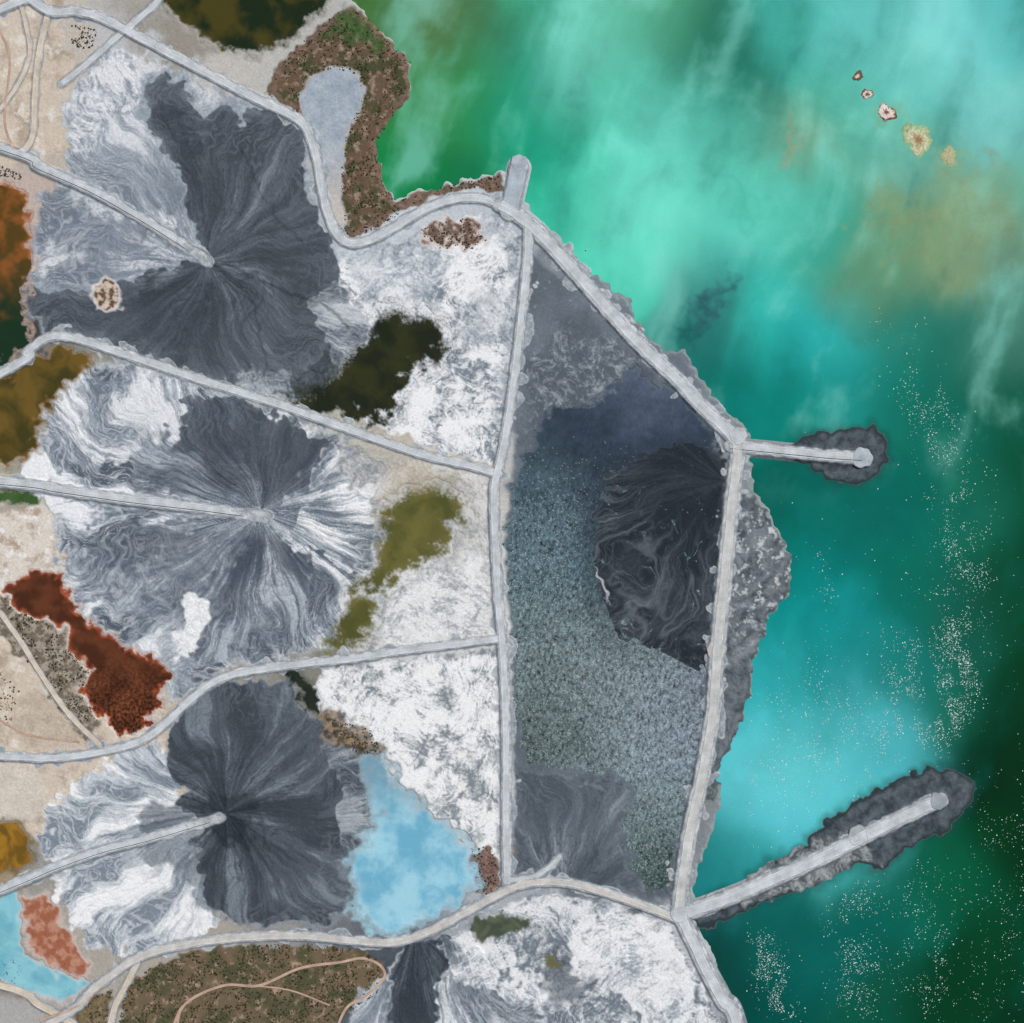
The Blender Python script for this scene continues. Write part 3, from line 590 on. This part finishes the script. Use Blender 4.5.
# ------------------------------------------------------------ shrubs (one mass)
def inside(pts,u,v):
    r=np.zeros(len(u),bool);p=pts
    for i in range(len(p)):
        a=p[i];b=p[(i+1)%len(p)]
        if a[1]!=b[1]: r^=((a[1]>v)!=(b[1]>v))&(u<(b[0]-a[0])*(v-a[1])/(b[1]-a[1])+a[0])
    return r
SU=[];SV=[]
for pts,cnt,th in ((VEG,3200,-.15),(PEN,1700,-.1),([(418,232),(435,222),(465,218),(487,240),(470,250),(440,248)],200,-.3),([(0,590),(45,620),(92,672),(98,720),(70,725),(20,650)],650,-.1),
                   ([(320,715),(372,730),(382,755),(350,750)],140,-.3),([(60,1050),(80,1000),(112,990),(108,1050)],260,-.2),([(0,165),(25,175),(20,180),(0,176)],60,-1),([(72,25),(98,30),(92,50),(72,48)],110,-.2),([(472,850),(490,845),(503,865),(498,892),(478,895)],120,-1),([(0,670),(20,690),(10,725),(0,720)],60,-1),([(0,955),(22,962),(20,985),(0,980)],70,-1)):
    p=np.array(pts);u=rng.uniform(p[:,0].min(),p[:,0].max(),cnt*5).astype(f32);v=rng.uniform(p[:,1].min(),p[:,1].max(),cnt*5).astype(f32)
    k=inside(pts,u,v)&(fbm(u,v,16,3,90)>th);u=u[k][:cnt];v=v[k][:cnt];SU.append(u);SV.append(v)
SU=np.concatenate(SU);SV=np.concatenate(SV)
keep=np.ones(len(SU),bool)
for cv,w in [(c_,d_[2]+1) for c_,d_ in zip(curves,DK)]+[(smooth(p_),w_+1) for p_,w_ in TRK]:
    for a in cv[::3]:
        keep&=((SU-a[0])**2+(SV-a[1])**2)>w*w
pad_p=[(335,68),(355,74),(365,94),(356,115),(346,135),(342,165),(341,200),(346,225),(335,232),(325,190),(317,150),(304,125),(300,95),(312,75)]
keep&=~inside(pad_p,SU,SV);SU=SU[keep];SV=SV[keep]
ns=len(SU);L=16
sz=rng.uniform(.8,2.5,ns)
dr=rng.normal(size=(ns,L,3));dr/=np.linalg.norm(dr,axis=2,keepdims=True);dr[:,:,2]=np.abs(dr[:,:,2])
ctr=np.stack([wx(SU),wy(SV),Hs(SU,SV)],1)[:,None]+dr*sz[:,None,None]*rng.uniform(.4,1.,(ns,L,1))
t1=rng.normal(size=(ns,L,3));t2=np.cross(t1,dr);t2/=np.linalg.norm(t2,axis=2,keepdims=True)+1e-6;t1=np.cross(dr,t2)
ls=(sz[:,None,None]*rng.uniform(.25,.5,(ns,L,1)))
vv=np.stack([ctr-t1*ls,ctr+t2*ls,ctr+t1*ls,ctr-t2*ls],2).reshape(-1,3)
cs=np.array([lin((78,78,56))*.9]*ns)*rng.uniform(.6,1.6,(ns,1));cs=np.repeat(cs,L*4,0)
mk('shrubs',vv,np.arange(len(vv)).reshape(-1,4),cs,mt,smooth_=False)
# ------------------------------------------------------------ sun glints on wave foam, painted as pale flecks (one mass)
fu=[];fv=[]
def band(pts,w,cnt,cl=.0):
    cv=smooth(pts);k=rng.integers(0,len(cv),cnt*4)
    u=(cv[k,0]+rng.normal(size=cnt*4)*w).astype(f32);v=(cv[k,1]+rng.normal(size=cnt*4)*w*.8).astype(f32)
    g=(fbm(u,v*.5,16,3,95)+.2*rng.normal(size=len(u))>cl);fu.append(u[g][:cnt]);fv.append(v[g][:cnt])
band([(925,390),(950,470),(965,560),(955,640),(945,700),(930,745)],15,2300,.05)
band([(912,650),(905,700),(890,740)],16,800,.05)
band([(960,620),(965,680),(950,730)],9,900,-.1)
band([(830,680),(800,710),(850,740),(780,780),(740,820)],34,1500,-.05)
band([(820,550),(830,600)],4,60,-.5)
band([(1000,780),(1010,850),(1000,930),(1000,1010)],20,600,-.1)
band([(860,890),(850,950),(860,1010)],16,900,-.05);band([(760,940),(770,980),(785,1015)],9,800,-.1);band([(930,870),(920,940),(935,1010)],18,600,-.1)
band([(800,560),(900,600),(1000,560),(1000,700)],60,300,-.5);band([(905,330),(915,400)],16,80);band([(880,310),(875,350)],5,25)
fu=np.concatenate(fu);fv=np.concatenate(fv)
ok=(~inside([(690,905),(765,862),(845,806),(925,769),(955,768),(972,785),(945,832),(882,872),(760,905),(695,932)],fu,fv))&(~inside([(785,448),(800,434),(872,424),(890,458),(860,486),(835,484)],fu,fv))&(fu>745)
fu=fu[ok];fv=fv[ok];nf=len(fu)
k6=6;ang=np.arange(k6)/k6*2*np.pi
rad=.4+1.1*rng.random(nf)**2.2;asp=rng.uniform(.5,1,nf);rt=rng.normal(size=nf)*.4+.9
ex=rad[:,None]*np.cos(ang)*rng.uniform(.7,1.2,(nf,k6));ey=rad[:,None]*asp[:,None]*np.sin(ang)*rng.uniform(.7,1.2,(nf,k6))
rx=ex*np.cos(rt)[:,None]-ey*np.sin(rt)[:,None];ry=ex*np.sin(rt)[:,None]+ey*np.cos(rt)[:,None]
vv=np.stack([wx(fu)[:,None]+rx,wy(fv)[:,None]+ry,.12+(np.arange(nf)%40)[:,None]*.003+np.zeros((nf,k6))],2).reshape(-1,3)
mk('foam_glints',vv,np.arange(nf*k6).reshape(-1,k6),np.repeat(np.clip(np.array([lin((205,228,221))]*nf)*rng.uniform(.5,1.15,(nf,1)),0,.85),k6,0),mt,smooth_=False)
# ------------------------------------------------------------ slurry pipelines on the spigot causeways
def pipe(cv,off,z,r=.7):
    cv=cv[(cv[:,0]>-100)];t=np.gradient(cv,axis=0);t/=np.linalg.norm(t,axis=1)[:,None];p=cv+np.stack([-t[:,1],t[:,0]],1)*off
    L=len(p);k=8;V=[];nr=np.stack([t[:,1],t[:,0]],1)
    for j in range(k):
        a=j/k*2*math.pi
        V.append(np.stack([wx(p[:,0])+nr[:,0]*r*math.cos(a),wy(p[:,1])+nr[:,1]*r*math.cos(a),z+r+r*math.sin(a)+p[:,0]*0],1))
    V=np.stack(V,1).reshape(-1,3);q=[]
    for i in range(L-1):
        for j in range(k): q.append((i*k+j,i*k+(j+1)%k,(i+1)*k+(j+1)%k,(i+1)*k+j))
    mk('slurry_pipeline',V,np.array(q),np.tile(lin((84,88,92)),(len(V),1)),mt)
for j in (3,7,8,10): pipe(curves[j],DK[j][1]*.62,DK[j][4]+.3,.55)
# ------------------------------------------------------------ light, sky, camera
sc=bpy.context.scene
w=bpy.data.worlds.new('World');sc.world=w;w.use_nodes=True;nt=w.node_tree
sk=nt.nodes.new('ShaderNodeTexSky');sk.sky_type='NISHITA';sk.sun_disc=False
el,az=math.radians(50),math.radians(40)
sk.sun_elevation=el;sk.sun_rotation=az
nt.links.new(sk.outputs[0],nt.nodes['Background'].inputs[0]);nt.nodes['Background'].inputs[1].default_value=.06
sd=bpy.data.lights.new('sun','SUN');sd.energy=3.6;sd.angle=math.radians(.5);sd.color=(1,.965,.91)
so=bpy.data.objects.new('sun',sd);col.objects.link(so)
dv=Vector((math.cos(el)*math.sin(az),math.cos(el)*math.cos(az),math.sin(el)))
so.rotation_euler=dv.to_track_quat('Z','Y').to_euler()
cd=bpy.data.cameras.new('camera');cm=bpy.data.objects.new('camera',cd);col.objects.link(cm)
cm.location=(0,0,5000);cd.sensor_width=36;cd.lens=36*5000/2048;cd.clip_start=10;cd.clip_end=60000
sc.camera=cm
sc.view_settings.view_transform='Standard';sc.view_settings.look='None';sc.view_settings.exposure=0
